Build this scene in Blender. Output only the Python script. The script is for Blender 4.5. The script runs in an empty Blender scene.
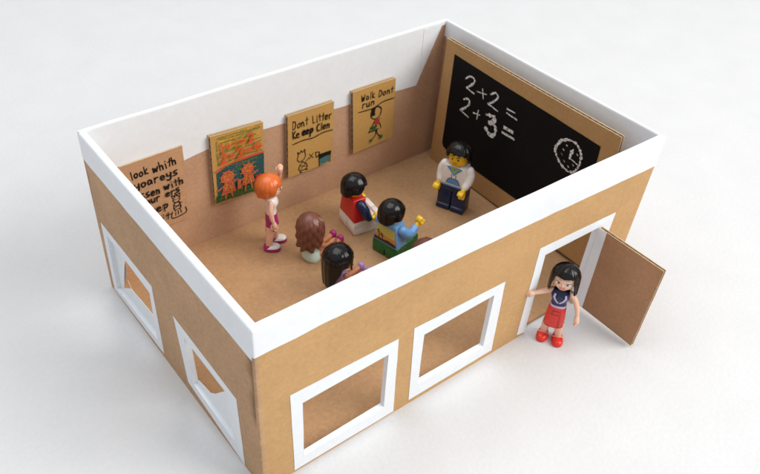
import bpy, bmesh, math, random
from mathutils import Vector, Matrix, noise
from mathutils.geometry import tessellate_polygon
random.seed(7)
C = bpy.context.scene
S = 0.01                                   # every length below is in centimetres

# ------------------------------------------------------------------ camera, world, lamps, exposure
cam_d = bpy.data.cameras.new("camera"); cam = bpy.data.objects.new("camera", cam_d)
C.collection.objects.link(cam); C.camera = cam
R = ((0.7878909165766468, -0.6138210879849555, 0.0495133872873757),
     (-0.36296093382911826, -0.5278319548566077, -0.7678885257274863),
     (0.4974809183170732, 0.5870409690771194, -0.6386670780093673))
M = Matrix(((R[0][0], -R[1][0], -R[2][0], -8.17192219 * S),
            (R[0][1], -R[1][1], -R[2][1], -15.48887462 * S),
            (R[0][2], -R[1][2], -R[2][2], 27.02457118 * S), (0, 0, 0, 1)))
cam.matrix_world = M
cam_d.sensor_width = 36.0; cam_d.lens = 803.337 / 760 * 36
cam_d.clip_start = 0.005; cam_d.clip_end = 50
cam_d.dof.use_dof = True; cam_d.dof.focus_distance = 0.315; cam_d.dof.aperture_fstop = 28

w = bpy.data.worlds.new("World"); C.world = w; w.use_nodes = True
w.node_tree.nodes["Background"].inputs[0].default_value = (0.985, 0.985, 1.0, 1)
w.node_tree.nodes["Background"].inputs[1].default_value = 0.45

def area(name, loc, target, size, power, col, sy=None):
    d = bpy.data.lights.new(name, 'AREA'); d.shape = 'RECTANGLE'; d.size = size * S; d.size_y = (sy or size) * S
    d.energy = power; d.color = col
    o = bpy.data.objects.new(name, d); C.collection.objects.link(o)
    o.location = Vector(loc) * S
    o.rotation_euler = (Vector(target) - Vector(loc)).to_track_quat('-Z', 'Y').to_euler()
    return o
area("window_light", (95, -95, 108), (10, 5, 2), 105, 22.0, (1.0, 0.97, 0.92))
area("ceiling_light", (0, 30, 120), (10, 5, 0), 90, 6.6, (0.95, 0.98, 1.0))
C.cycles.transparent_max_bounces = 96        # many crayon strokes lie over one another
C.view_settings.view_transform = 'Standard'; C.view_settings.look = 'None'
C.view_settings.exposure = 0.27; C.view_settings.gamma = 1

# ------------------------------------------------------------------ materials
def nmat(name):
    m = bpy.data.materials.new(name); m.use_nodes = True
    nt = m.node_tree; b = nt.nodes["Principled BSDF"]
    return m, nt, b
def N(nt, t, **kw):
    n = nt.nodes.new(t)
    for k, v in kw.items():
        if k in n.inputs: n.inputs[k].default_value = v
        else: setattr(n, k, v)
    return n
def kraft(name, col, dark=0.82, light=1.1, ribs=0.0, rib_axis='X', bump=0.25):
    m, nt, b = nmat(name); L = nt.links.new
    tc = N(nt, 'ShaderNodeTexCoord')
    n1 = N(nt, 'ShaderNodeTexNoise', Scale=55.0, Detail=5.0, Roughness=0.6)
    n2 = N(nt, 'ShaderNodeTexNoise', Scale=900.0, Detail=4.0, Roughness=0.7)
    mp = N(nt, 'ShaderNodeMapping'); mp.inputs['Scale'].default_value = (500, 500, 650)
    n3 = N(nt, 'ShaderNodeTexNoise', Scale=1.0, Detail=3.0)
    L(tc.outputs['Object'], n1.inputs['Vector']); L(tc.outputs['Object'], n2.inputs['Vector'])
    L(tc.outputs['Object'], mp.inputs['Vector']); L(mp.outputs[0], n3.inputs['Vector'])
    a = N(nt, 'ShaderNodeMath', operation='ADD'); L(n1.outputs['Fac'], a.inputs[0]); L(n2.outputs['Fac'], a.inputs[1])
    a2 = N(nt, 'ShaderNodeMath', operation='ADD'); L(a.outputs[0], a2.inputs[0]); L(n3.outputs['Fac'], a2.inputs[1])
    r = N(nt, 'ShaderNodeMapRange'); r.inputs[1].default_value = 1.0; r.inputs[2].default_value = 2.0
    r.inputs[3].default_value = dark; r.inputs[4].default_value = light
    L(a2.outputs[0], r.inputs[0])
    # fine dark fibre flecks
    v = N(nt, 'ShaderNodeTexNoise', Scale=2200.0, Detail=1.0); L(tc.outputs['Object'], v.inputs['Vector'])
    fr = N(nt, 'ShaderNodeMapRange'); fr.inputs[1].default_value = 0.68; fr.inputs[2].default_value = 0.78
    fr.inputs[3].default_value = 1.0; fr.inputs[4].default_value = 0.84
    L(v.outputs['Fac'], fr.inputs[0])
    sc = N(nt, 'ShaderNodeTexNoise', Scale=14.0, Detail=7.0, Roughness=0.65, Distortion=0.6); L(tc.outputs['Object'], sc.inputs['Vector'])
    sr = N(nt, 'ShaderNodeMapRange'); sr.inputs[1].default_value = 0.3; sr.inputs[2].default_value = 0.7
    sr.inputs[3].default_value = 0.93; sr.inputs[4].default_value = 1.06; L(sc.outputs['Fac'], sr.inputs[0])
    m0 = N(nt, 'ShaderNodeMath', operation='MULTIPLY'); L(sr.outputs[0], m0.inputs[0]); L(fr.outputs[0], m0.inputs[1]); fr = m0
    mu = N(nt, 'ShaderNodeMath', operation='MULTIPLY'); L(r.outputs[0], mu.inputs[0]); L(fr.outputs[0], mu.inputs[1])
    mx = N(nt, 'ShaderNodeVectorMath', operation='SCALE'); mx.inputs[0].default_value = col
    L(mu.outputs[0], mx.inputs['Scale'])
    L(mx.outputs[0], b.inputs['Base Color'])
    b.inputs['Roughness'].default_value = 0.72; b.inputs['Specular IOR Level'].default_value = 0.25
    bp = N(nt, 'ShaderNodeBump', Strength=bump, Distance=0.0002); L(a.outputs[0], bp.inputs['Height'])
    last = bp
    if ribs:
        wv = N(nt, 'ShaderNodeTexWave', Scale=ribs, Distortion=0.6, Detail=1.0); wv.bands_direction = rib_axis
        L(tc.outputs['Object'], wv.inputs['Vector'])
        b2 = N(nt, 'ShaderNodeBump', Strength=0.10, Distance=0.0003); L(wv.outputs['Fac'], b2.inputs['Height'])
        L(bp.outputs[0], b2.inputs['Normal']); last = b2
    L(last.outputs[0], b.inputs['Normal'])
    return m
def paper(name, col, rough=0.55, scale=700.0, bump=0.12, streak=(1, 1, 1), var=0.04, spec=0.3):
    m, nt, b = nmat(name); L = nt.links.new
    tc = N(nt, 'ShaderNodeTexCoord'); mp = N(nt, 'ShaderNodeMapping'); mp.inputs['Scale'].default_value = streak
    n1 = N(nt, 'ShaderNodeTexNoise', Scale=scale, Detail=4.0); n2 = N(nt, 'ShaderNodeTexNoise', Scale=scale / 14, Detail=3.0)
    L(tc.outputs['Object'], mp.inputs['Vector']); L(mp.outputs[0], n1.inputs['Vector']); L(mp.outputs[0], n2.inputs['Vector'])
    a = N(nt, 'ShaderNodeMath', operation='ADD'); L(n1.outputs['Fac'], a.inputs[0]); L(n2.outputs['Fac'], a.inputs[1])
    r = N(nt, 'ShaderNodeMapRange'); r.inputs[1].default_value = 0.7; r.inputs[2].default_value = 1.3
    r.inputs[3].default_value = 1 - var; r.inputs[4].default_value = 1 + var * 0.5
    L(a.outputs[0], r.inputs[0])
    mx = N(nt, 'ShaderNodeVectorMath', operation='SCALE'); mx.inputs[0].default_value = col; L(r.outputs[0], mx.inputs['Scale'])
    L(mx.outputs[0], b.inputs['Base Color']); b.inputs['Roughness'].default_value = rough
    b.inputs['Specular IOR Level'].default_value = spec
    bp = N(nt, 'ShaderNodeBump', Strength=bump, Distance=0.0002); L(a.outputs[0], bp.inputs['Height']); L(bp.outputs[0], b.inputs['Normal'])
    return m
def plastic(name, col, rough=0.22, sss=0.0, var=0.05, spec=0.5):
    m, nt, b = nmat(name); L = nt.links.new; b.inputs['Specular IOR Level'].default_value = spec
    tc = N(nt, 'ShaderNodeTexCoord'); n1 = N(nt, 'ShaderNodeTexNoise', Scale=160.0, Detail=4.0); L(tc.outputs['Object'], n1.inputs['Vector'])
    r = N(nt, 'ShaderNodeMapRange'); r.inputs[3].default_value = 1 - var; r.inputs[4].default_value = 1 + var; L(n1.outputs['Fac'], r.inputs[0])
    mx = N(nt, 'ShaderNodeVectorMath', operation='SCALE'); mx.inputs[0].default_value = col; L(r.outputs[0], mx.inputs['Scale'])
    L(mx.outputs[0], b.inputs['Base Color'])
    r2 = N(nt, 'ShaderNodeMapRange'); r2.inputs[3].default_value = rough - 0.05; r2.inputs[4].default_value = rough + 0.1; L(n1.outputs['Fac'], r2.inputs[0])
    L(r2.outputs[0], b.inputs['Roughness'])
    if sss:
        b.inputs['Subsurface Weight'].default_value = sss; b.inputs['Subsurface Radius'].default_value = (1, .6, .4); b.inputs['Subsurface Scale'].default_value = 0.0008
    return m
def ink(name, col, rough=0.6, broken=0.0):
    m, nt, b = nmat(name); L = nt.links.new
    tc = N(nt, 'ShaderNodeTexCoord'); n1 = N(nt, 'ShaderNodeTexNoise', Scale=1500.0, Detail=3.0, Roughness=0.7); L(tc.outputs['Object'], n1.inputs['Vector'])
    r = N(nt, 'ShaderNodeMapRange'); r.inputs[3].default_value = 0.7; r.inputs[4].default_value = 1.3; L(n1.outputs['Fac'], r.inputs[0])
    mx = N(nt, 'ShaderNodeVectorMath', operation='SCALE'); mx.inputs[0].default_value = col; L(r.outputs[0], mx.inputs['Scale'])
    L(mx.outputs[0], b.inputs['Base Color']); b.inputs['Roughness'].default_value = rough; b.inputs['Specular IOR Level'].default_value = 0.15
    if broken:                              # dry chalk or crayon that only catches the high spots of the surface
        r2 = N(nt, 'ShaderNodeMapRange'); r2.inputs[1].default_value = broken - 0.06; r2.inputs[2].default_value = broken + 0.06
        L(n1.outputs['Fac'], r2.inputs[0]); L(r2.outputs[0], b.inputs['Alpha'])
    return m
KO = kraft("kraft_outside", (0.53, 0.318, 0.142), dark=.86, light=1.11, ribs=60.0, bump=.12)
KL = kraft("kraft_end_panel", (0.50, 0.31, 0.175), dark=.78, light=1.16, ribs=60.0, bump=.15)
KI = kraft("kraft_inside", (0.50, 0.30, 0.185), dark=.84, light=1.12, bump=.15)
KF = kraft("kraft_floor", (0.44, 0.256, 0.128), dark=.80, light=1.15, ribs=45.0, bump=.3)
KP = kraft("kraft_poster", (0.50, 0.285, 0.085), dark=.9, light=1.06)
KP1 = kraft("kraft_thin_poster", (0.50, 0.29, 0.155))
KD = kraft("kraft_door", (0.40, 0.215, 0.115))
KE = kraft("kraft_cut_edge", (0.64, 0.49, 0.32), bump=0.5)
KC = kraft("kraft_flute", (0.36, 0.235, 0.13), bump=0.5)
TAPE = paper("white_paper_tape", (0.80, 0.835, 0.87), rough=0.45, scale=320, bump=0.35, var=0.04, spec=0.35)
TABLE = paper("white_table_paper", (0.635, 0.64, 0.65), rough=0.6, scale=520, bump=0.7, var=0.035)
BLACK = paper("black_card", (0.006, 0.006, 0.007), rough=0.6, scale=600, bump=0.1, var=0.3, spec=0.12)
MARK = ink("black_marker", (0.012, 0.009, 0.008))
CHALK = ink("white_chalk", (0.72, 0.72, 0.70), rough=0.95, broken=0.44)
OR = ink("orange_crayon", (0.60, 0.085, 0.03), broken=0.41)
GR = ink("green_crayon", (0.16, 0.20, 0.05), broken=0.49)
DG = ink("dark_green_crayon", (0.025, 0.10, 0.03), broken=0.43)
FIG = ink("figure_crayon", (0.56, 0.13, 0.05), broken=0.40)
BL = ink("blue_crayon", (0.03, 0.085, 0.09), broken=0.37)
BL2 = ink("teal_green_crayon", (0.03, 0.13, 0.12), broken=0.46)
YE = ink("yellow_crayon", (0.62, 0.36, 0.04), broken=0.45)
RD = ink("red_crayon", (0.45, 0.04, 0.04), broken=0.4)
TEAL = ink("teal_crayon", (0.06, 0.16, 0.16), broken=0.36)
P_BLACK = plastic("black_plastic", (0.007, 0.006, 0.006), 0.15, spec=0.32)
P_YEL = plastic("yellow_plastic", (0.83, 0.50, 0.012), 0.24, 0.1)
P_WHITE = plastic("white_plastic", (0.80, 0.76, 0.72), 0.28, 0.1)
P_NAVY = plastic("navy_plastic", (0.006, 0.016, 0.06), 0.25)
P_RED = plastic("red_plastic", (0.60, 0.018, 0.018), 0.22)
P_SCAR = plastic("scarlet_plastic", (0.72, 0.03, 0.016), 0.24)
P_BLUE = plastic("light_blue_plastic", (0.16, 0.37, 0.70), 0.25)
P_GREEN = plastic("green_plastic", (0.004, 0.115, 0.022), 0.24)
P_BROWN = plastic("reddish_brown_plastic", (0.15, 0.048, 0.028), 0.33)
P_ORANGE = plastic("orange_plastic", (0.60, 0.125, 0.022), 0.25)
P_SKIN = plastic("light_skin_plastic", (0.82, 0.50, 0.36), 0.34, 0.15)
P_TAN = plastic("tan_skin_plastic", (0.48, 0.20, 0.09), 0.34, 0.15)
P_MAG = plastic("magenta_plastic", (0.38, 0.015, 0.15), 0.26)
P_MINT = plastic("mint_plastic", (0.60, 0.78, 0.68), 0.3)
P_LAV = plastic("lavender_plastic", (0.38, 0.23, 0.52), 0.3)
P_LILAC = plastic("lilac_print", (0.55, 0.42, 0.72), 0.35)
P_DRED = plastic("dark_red_print", (0.33, 0.012, 0.012), 0.3)
P_PINK = plastic("pale_pink_print", (0.85, 0.42, 0.38), 0.35)
P_LIP = plastic("red_lip_print", (0.72, 0.035, 0.035), 0.35)
P_EYE = plastic("dark_print", (0.02, 0.013, 0.010), 0.3)
P_IRIS = plastic("grey_eye_print", (0.20, 0.33, 0.33), 0.3)
P_EYEW = plastic("eye_white_print", (0.8, 0.8, 0.8), 0.3)
P_SHAD = plastic("brown_print", (0.42, 0.17, 0.01), 0.3)
P_LIME = plastic("lime_print", (0.36, 0.50, 0.03), 0.3)
P_SUN = plastic("sunset_yellow_print", (0.55, 0.50, 0.10), 0.3)
P_SUNO = plastic("sunset_orange_print", (0.60, 0.24, 0.05), 0.3)
P_MBLUE = plastic("blue_print", (0.10, 0.28, 0.58), 0.3)

# ------------------------------------------------------------------ mesh helpers
class MB:
    def __init__(self): self.v = []; self.f = []; self.mi = []
    def add(self, vs, fs, mi=0):
        o = len(self.v); self.v += [tuple(p) for p in vs]; self.f += [tuple(i + o for i in f) for f in fs]; self.mi += [mi] * len(fs)
        return self
    def build(self, name, mats, parent=None, smooth=False, bevel=0, seg=2, sub=0, solid=0, solid_off=-1, weld=True, auto=35, loc=None):
        me = bpy.data.meshes.new(name)
        o0 = Vector(loc) if loc else Vector((0, 0, 0))
        me.from_pydata([tuple((Vector(p) - o0) * S) for p in self.v], [], self.f)
        mats = mats if isinstance(mats, (list, tuple)) else [mats]
        for m in mats: me.materials.append(m)
        for p, i in zip(me.polygons, self.mi): p.material_index = i
        bm = bmesh.new(); bm.from_mesh(me)
        if weld: bmesh.ops.remove_doubles(bm, verts=bm.verts, dist=1e-7)
        bmesh.ops.recalc_face_normals(bm, faces=bm.faces)
        bm.to_mesh(me); bm.free()
        o = bpy.data.objects.new(name, me); C.collection.objects.link(o)
        if loc: o.location = o0 * S
        if parent: o.parent = parent
        if smooth:
            for p in me.polygons: p.use_smooth = True
            if auto and not sub:
                me.update()
                bm = bmesh.new(); bm.from_mesh(me)
                for e in bm.edges:
                    if len(e.link_faces) == 2 and e.calc_face_angle(0) > math.radians(auto): e.smooth = False
                bm.to_mesh(me); bm.free()
        if solid:
            s = o.modifiers.new("solid", 'SOLIDIFY'); s.thickness = solid * S; s.offset = solid_off
        if bevel:
            b = o.modifiers.new("bevel", 'BEVEL'); b.width = bevel * S; b.segments = seg; b.limit_method = 'ANGLE'; b.angle_limit = math.radians(40)
            b.harden_normals = False
            for p in me.polygons: p.use_smooth = True
        if sub:
            s = o.modifiers.new("sub", 'SUBSURF'); s.levels = sub; s.render_levels = sub
        return o
def empty(name, loc, rz=0):
    o = bpy.data.objects.new(name, None); C.collection.objects.link(o); o.empty_display_size = 0.01
    o.location = Vector(loc) * S; o.rotation_euler = (0, 0, rz); return o
def tag(o, label=None, cat=None, group=None, kind=None):
    if label: o['label'] = label
    if cat: o['category'] = cat
    if group: o['group'] = group
    if kind: o['kind'] = kind
    return o
def plate(mb, polys, d0, d1, fn, mi=0, mi_back=None, mi_side=None):
    """outer polygon + holes in (a, b), between depths d0 and d1, mapped by fn(a, b, d)"""
    pts = [p for pl in polys for p in pl]
    tri = tessellate_polygon([[Vector((a, b, 0)) for a, b in pl] for pl in polys])
    n = len(pts)
    mb.add([fn(a, b, d0) for a, b in pts], [tuple(t) for t in tri], mi)
    mb.add([fn(a, b, d1) for a, b in pts], [tuple(reversed(t)) for t in tri], mi if mi_back is None else mi_back)
    for pl in polys:
        k = len(pl)
        vs = [fn(a, b, d0) for a, b in pl] + [fn(a, b, d1) for a, b in pl]
        mb.add(vs, [(i, (i + 1) % k, k + (i + 1) % k, k + i) for i in range(k)], mi if mi_side is None else mi_side)
    return mb
def wob(pl, amp, step, seed=0):
    """hand-cut outline: split the edges and jitter them a little"""
    out = []
    for i in range(len(pl)):
        a = Vector(pl[i]).to_2d(); b = Vector(pl[(i + 1) % len(pl)]).to_2d(); k = max(1, int((b - a).length / step))
        for j in range(k):
            p = a.lerp(b, j / k)
            q = noise.noise_vector(Vector((p.x * 1.3 + seed, p.y * 1.3, seed * 2.7)))
            out.append((p.x + q.x * amp, p.y + q.y * amp))
    return out
def loft(mb, secs, n=24, mi=0, caps=True):
    """stack of rings (x, y, z, rx, ry[, exponent]) in horizontal planes"""
    vs = []
    for s in secs:
        x, y, z, rx, ry = s[:5]; e = s[5] if len(s) > 5 else 2.0
        for i in range(n):
            t = 2 * math.pi * i / n; c = math.cos(t); d = math.sin(t)
            vs.append((x + rx * math.copysign(abs(c) ** (2 / e), c), y + ry * math.copysign(abs(d) ** (2 / e), d), z))
    fs = [(r * n + i, r * n + (i + 1) % n, (r + 1) * n + (i + 1) % n, (r + 1) * n + i) for r in range(len(secs) - 1) for i in range(n)]
    if caps:
        fs.append(tuple(range(n - 1, -1, -1))); fs.append(tuple((len(secs) - 1) * n + i for i in range(n)))
    return mb.add(vs, fs, mi)
def catmull(pts, k=6):
    P = [Vector(p) for p in pts]; P = [2 * P[0] - P[1]] + P + [2 * P[-1] - P[-2]]; out = []
    for i in range(1, len(P) - 2):
        for j in range(k):
            t = j / k
            out.append(0.5 * ((2 * P[i]) + (-P[i - 1] + P[i + 1]) * t + (2 * P[i - 1] - 5 * P[i] + 4 * P[i + 1] - P[i + 2]) * t * t
                       + (-P[i - 1] + 3 * P[i] - 3 * P[i + 1] + P[i + 2]) * t ** 3))
    out.append(P[-2]); return out
def tube(mb, pts, radii, n=14, mi=0, k=6, flat=1.0, round_ends=True):
    path = catmull(pts, k); m = len(path)
    rr = []
    for i in range(m):
        t = i / (m - 1) * (len(radii) - 1); a = int(min(t, len(radii) - 2)); rr.append(radii[a] + (radii[a + 1] - radii[a]) * (t - a))
    up = None; vs = []; rings = []
    st = []
    if round_ends:
        d = (path[0] - path[1]).normalized(); st = [(path[0] + d * rr[0] * x, rr[0] * math.sqrt(max(0.01, 1 - x * x))) for x in (.95, .8, .45)]
        d2 = (path[-1] - path[-2]).normalized(); en = [(path[-1] + d2 * rr[-1] * x, rr[-1] * math.sqrt(max(0.01, 1 - x * x))) for x in (.45, .8, .95)]
    else: en = []
    allp = st + list(zip(path, rr)) + en
    for i, (p, r) in enumerate(allp):
        a = allp[max(0, i - 1)][0]; b = allp[min(len(allp) - 1, i + 1)][0]; t = (b - a).normalized()
        if up is None: up = t.orthogonal().normalized()
        up = (up - t * up.dot(t)).normalized(); s = t.cross(up)
        for j in range(n):
            an = 2 * math.pi * j / n; vs.append(p + up * math.cos(an) * r + s * math.sin(an) * r * flat)
    q = len(allp)
    fs = [(i * n + j, i * n + (j + 1) % n, (i + 1) * n + (j + 1) % n, (i + 1) * n + j) for i in range(q - 1) for j in range(n)]
    fs += [tuple(range(n - 1, -1, -1)), tuple((q - 1) * n + j for j in range(n))]
    return mb.add(vs, fs, mi)
def taper_box(mb, x0, x1, y0, y1, z0, X0, X1, Y0, Y1, z1, mi=0):
    vs = [(x0, y0, z0), (x1, y0, z0), (x1, y1, z0), (x0, y1, z0), (X0, Y0, z1), (X1, Y0, z1), (X1, Y1, z1), (X0, Y1, z1)]
    return mb.add(vs, [(3, 2, 1, 0), (4, 5, 6, 7), (0, 1, 5, 4), (1, 2, 6, 5), (2, 3, 7, 6), (3, 0, 4, 7)], mi)
def box(mb, x0, x1, y0, y1, z0, z1, mi=0): return taper_box(mb, x0, x1, y0, y1, z0, x0, x1, y0, y1, z1, mi)
def ribbon(mb, pts, width, fn, d, mi=0, smooth=True, rough=0.12, ramp=0.001):
    """a pen stroke lying on a surface: fn(a, b, d)"""
    P = [Vector((x, y, 0)) for x, y in pts]
    if smooth and len(P) > 2: P = catmull(P, 5)
    L = []; Rr = []
    for i, p in enumerate(P):
        t = (P[min(i + 1, len(P) - 1)] - P[max(i - 1, 0)])
        if t.length < 1e-6: t = Vector((1, 0, 0))
        t.normalize(); nrm = Vector((-t.y, t.x, 0)); ww = width * 0.5 * (1 + random.uniform(-rough, rough))
        e = t * (width * .35) * (-1 if i == 0 else 1 if i == len(P) - 1 else 0)
        k = 0.7 if i in (0, len(P) - 1) else 1
        L.append(p + e + nrm * ww * k); Rr.append(p + e - nrm * ww * k)
    n = len(P); vs = [fn(v.x, v.y, d + ramp * i / n) for i, v in enumerate(L)] + [fn(v.x, v.y, d + ramp * i / n) for i, v in enumerate(Rr)]   # a stroke may cross itself
    return mb.add(vs, [(i, i + 1, n + i + 1, n + i) for i in range(n - 1)], mi)
GL = {
 'l': [[(.15, 1), (.17, 0)]], 'o': [[(.25, .55), (.06, .42), (.08, .1), (.27, .02), (.44, .2), (.42, .48), (.25, .56)]],
 'k': [[(.08, .95), (.08, 0)], [(.46, .62), (.1, .3), (.5, 0)]], 'w': [[(0, .6), (.13, .02), (.28, .5), (.42, .02), (.58, .62)]],
 'h': [[(.06, 1), (.06, 0)], [(.06, .35), (.25, .56), (.42, .4), (.43, 0)]], 'i': [[(.2, .58), (.21, 0)], [(.21, .85), (.22, .89)]],
 'c': [[(.44, .5), (.22, .58), (.05, .3), (.2, .03), (.46, .1)]], 't': [[(.24, .95), (.22, .02)], [(.02, .62), (.46, .64)]],
 'y': [[(.02, .6), (.06, .28), (.24, .2), (.42, .3)], [(.45, .62), (.42, -.1), (.26, -.34), (.02, -.2)]],
 'a': [[(.42, .5), (.2, .56), (.05, .3), (.16, .04), (.38, .2), (.42, .5), (.46, .02)]],
 'r': [[(.08, .6), (.08, 0)], [(.08, .35), (.22, .56), (.44, .56)]],
 'e': [[(.06, .3), (.42, .34), (.34, .57), (.12, .52), (.04, .24), (.18, .02), (.46, .08)]],
 's': [[(.44, .62), (.16, .56), (.12, .38), (.4, .24), (.32, .02), (.02, .02)]],
 'n': [[(.06, .6), (.07, 0)], [(.07, .35), (.25, .56), (.42, .4), (.43, 0)]], 'u': [[(.04, .6), (.06, .12), (.24, .02), (.4, .2)], [(.42, .6), (.44, 0)]],
 'p': [[(.08, .6), (.08, -.38)], [(.08, .5), (.3, .6), (.46, .4), (.3, .1), (.08, .14)]],
 'D': [[(.08, 1), (.08, 0)], [(.04, 1), (.4, .85), (.52, .5), (.38, .1), (.06, 0)]], 'L': [[(.1, 1), (.1, .03)], [(.1, .03), (.48, .06)]],
 'K': [[(.08, 1), (.1, 0)], [(.5, .95), (.12, .45), (.54, 0)]], 'C': [[(.5, .85), (.28, .98), (.06, .55), (.2, .06), (.52, .12)]],
 'W': [[(0, .95), (.14, .02), (.28, .7), (.42, .02), (.6, .95)]], 'd': [[(.42, .5), (.2, .56), (.05, .3), (.16, .04), (.38, .2)], [(.44, 1), (.45, 0)]],
 '1': [[(.22, 1), (.24, 0)]], '2': [[(.04, .8), (.24, 1), (.44, .8), (.3, .4), (.02, .03)], [(.02, .03), (.52, .06)]],
 '4': [[(.12, 1), (.06, .45), (.5, .48)], [(.4, .85), (.38, 0)]], '+': [[(.25, .75), (.25, .2)], [(.02, .46), (.5, .5)]],
 '=': [[(.02, .62), (.46, .64)], [(.02, .34), (.46, .36)]], 'x': [[(.05, .55), (.45, .0)], [(.45, .55), (.02, .02)]],
}
def write(mb, text, a, b, h, width, fn, d, mi=0, jit=0.03):
    a = Vector(a); b = Vector(b); dv = b - a; wd = {'l': .55, 'i': .6, '1': .6, 't': .8, 'w': 1.25, 'W': 1.25, 'D': 1.15}; ws = [wd.get(c, 1.0) for c in text]; unit = dv.length / sum(ws); adv = unit; t = dv.normalized(); up = Vector((-t.y, t.x))
    for i, ch in enumerate(text):
        if ch == ' ': continue
        o = a + t * (sum(ws[:i]) * unit - (.08 * unit if ch in 'li1' else 0)) + up * random.uniform(-.03, .05) * h; sx = adv * 0.82 / 0.55; sl = random.uniform(-.08, .08)
        for st in GL[ch]:
            d += 0.0012
            ribbon(mb, [tuple(o + t * (x * sx + sl * y * h + random.uniform(-jit, jit) * adv) + up * (y * h + random.uniform(-jit, jit) * h)) for x, y in st], width, fn, d, mi)
    return d
def hatch(mb, poly_box, n, width, fn, d, mi, ang=0.3, jit=0.12):
    x0, x1, y0, y1 = poly_box; pts = []
    for i in range(n):
        t = i / (n - 1); y = y0 + (y1 - y0) * t
        xa = x0 + random.uniform(0, jit) * (x1 - x0); xb = x1 - random.uniform(0, jit) * (x1 - x0)
        pts += [(xa, y + random.uniform(-1, 1) * .02), (xb, min(y1, y + ang * .2))] if i % 2 == 0 else [(xb, y), (xa, min(y1, y + ang * .2))]
    ribbon(mb, pts, width, fn, d, mi, smooth=False, rough=.35, ramp=.005)
    return d + 0.0062

# ------------------------------------------------------------------ the setting: the white table top
t = MB(); t.add([(-150, -130, 0), (200, -130, 0), (200, 220, 0), (-150, 220, 0)], [(0, 1, 2, 3)])
tag(t.build("table_top", TABLE), kind='structure')

# ------------------------------------------------------------------ the cardboard box classroom
W, D, H, T = 20.34, 13.82, 8.70, 0.30
TB, RC, TF = .16, .16, .20                            # the back and blackboard walls are single card; corner radius
HW = H - .15                                # the walls end just under the fold of the tape
front = lambda a, b, d: (a, -d, b)
left = lambda a, b, d: (-d, a, b)
back = lambda a, b, d: (a, D + d, b)
right = lambda a, b, d: (W + d, a, b)
school = tag(empty("cardboard_classroom", (W / 2, D / 2, 0)), "open brown cardboard box made into a classroom, with white taped rim, windows and door", "cardboard box")
BASE = (W / 2, D / 2, 0)
class PB(MB): pass
def refine(mb, longest=1.1):
    """split the long faces of a wall so that it can bow smoothly"""
    me = bpy.data.meshes.new("wall_draft"); me.from_pydata(mb.v, [], mb.f)
    for p, i in zip(me.polygons, mb.mi): p.material_index = i
    bm = bmesh.new(); bm.from_mesh(me); bpy.data.meshes.remove(me)
    bmesh.ops.remove_doubles(bm, verts=bm.verts, dist=1e-5)
    for _ in range(7):
        es = [e for e in bm.edges if e.calc_length() > longest]
        if not es: break
        bmesh.ops.subdivide_edges(bm, edges=es, cuts=1)
        bmesh.ops.triangulate(bm, faces=[f for f in bm.faces if len(f.verts) > 4])
    bm.verts.index_update()
    mb.v = [tuple(v.co) for v in bm.verts]; mb.f = [tuple(v.index for v in f.verts) for f in bm.faces]; mb.mi = [f.material_index for f in bm.faces]
    bm.free()
def part(mb, name, mats, parent=None, **kw):
    """children of the box keep the box's origin"""
    if name == "wall": refine(mb)
    def lean(p):
        k = max(0, p[0] / W) ** 1.6 * p[2] / H * (1 - max(0, p[1]) / D)
        return (p[0] - BASE[0] + .26 * k, p[1] - BASE[1] - .34 * k, p[2])
    mb.v = [lean(p) for p in mb.v]   # the open front leans out a little
    return mb.build(name, mats, parent or school, **kw)
def sq(an, e=5.0):
    c, d = math.cos(an), math.sin(an)
    return math.copysign(abs(c) ** (2 / e), c), math.copysign(abs(d) ** (2 / e), d)
def pie(mb, cx, cy, a0, z0, z1, mi=0, n=16):
    vs = [(cx, cy, z0), (cx, cy, z1)]
    for i in range(n + 1):
        a = math.radians(a0 + 90 * i / n)
        # the corner is creased and slightly dented low down
        for z in (z0, z0 + 1.4, (z0 + z1) / 2, z1):
            r = RC
            c_, s_ = sq(a); vs.append((cx + r * c_, cy + r * s_, z))
    fs = []
    for i in range(n):
        for k in range(3): b = 2 + i * 4 + k; fs.append((b, b + 4, b + 5, b + 1))
        fs.append((0, 2 + i * 4 + 4, 2 + i * 4)); fs.append((1, 2 + i * 4 + 3, 2 + i * 4 + 7))
    return mb.add(vs, fs, mi)
win1 = [(1.82, .70), (5.73, .80), (5.74, 3.98), (1.80, 3.93)]
win2 = [(7.50, .97), (11.29, .90), (11.29, 4.08), (7.48, 4.00)]
doorway = [(14.08, 0.0), (17.44, 0.0), (17.44, 4.88), (14.05, 4.93)]
wA = [(12.75, 3.86), (8.58, 3.64), (8.64, .72), (12.95, .46)]
wB = [(5.60, 3.56), (2.30, 3.48), (2.05, .82), (5.35, .98)]
fo = [(RC, 0), (14.08, 0), (14.05, 4.93), (17.44, 4.88), (17.44, 0), (W - RC, 0), (W - RC, HW), (RC, HW)]
mb = MB(); plate(mb, [fo, win1, win2], 0, -TF, front, 0, 1, 2)
w_front = part(mb, "wall", [KO, KI, KE]); w_front['label'] = "front wall with two taped windows and a doorway"
mb = MB(); plate(mb, [[(RC, 0), (D - RC, 0), (D - RC, HW), (RC, HW)], wA, wB], 0, -TF, left, 0, 1, 2)
pie(mb, RC, RC, 180, 0, HW); pie(mb, RC, D - RC, 90, 0, HW)
w_left = part(mb, "wall", [KL, KI, KE], smooth=True); w_left['label'] = "short end wall with two ragged taped windows"
mb = MB(); plate(mb, [[(RC, 0), (W - RC, 0), (W - RC, HW), (RC, HW)]], 0, -TB, back, 0, 1, 2)
w_back = part(mb, "wall", [KO, KI, KE]); w_back['label'] = "long back wall hung with posters"
mb = MB(); plate(mb, [[(RC, 0), (D - RC, 0), (D - RC, HW), (RC, HW)]], 0, -TB, right, 0, 1, 2)
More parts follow.
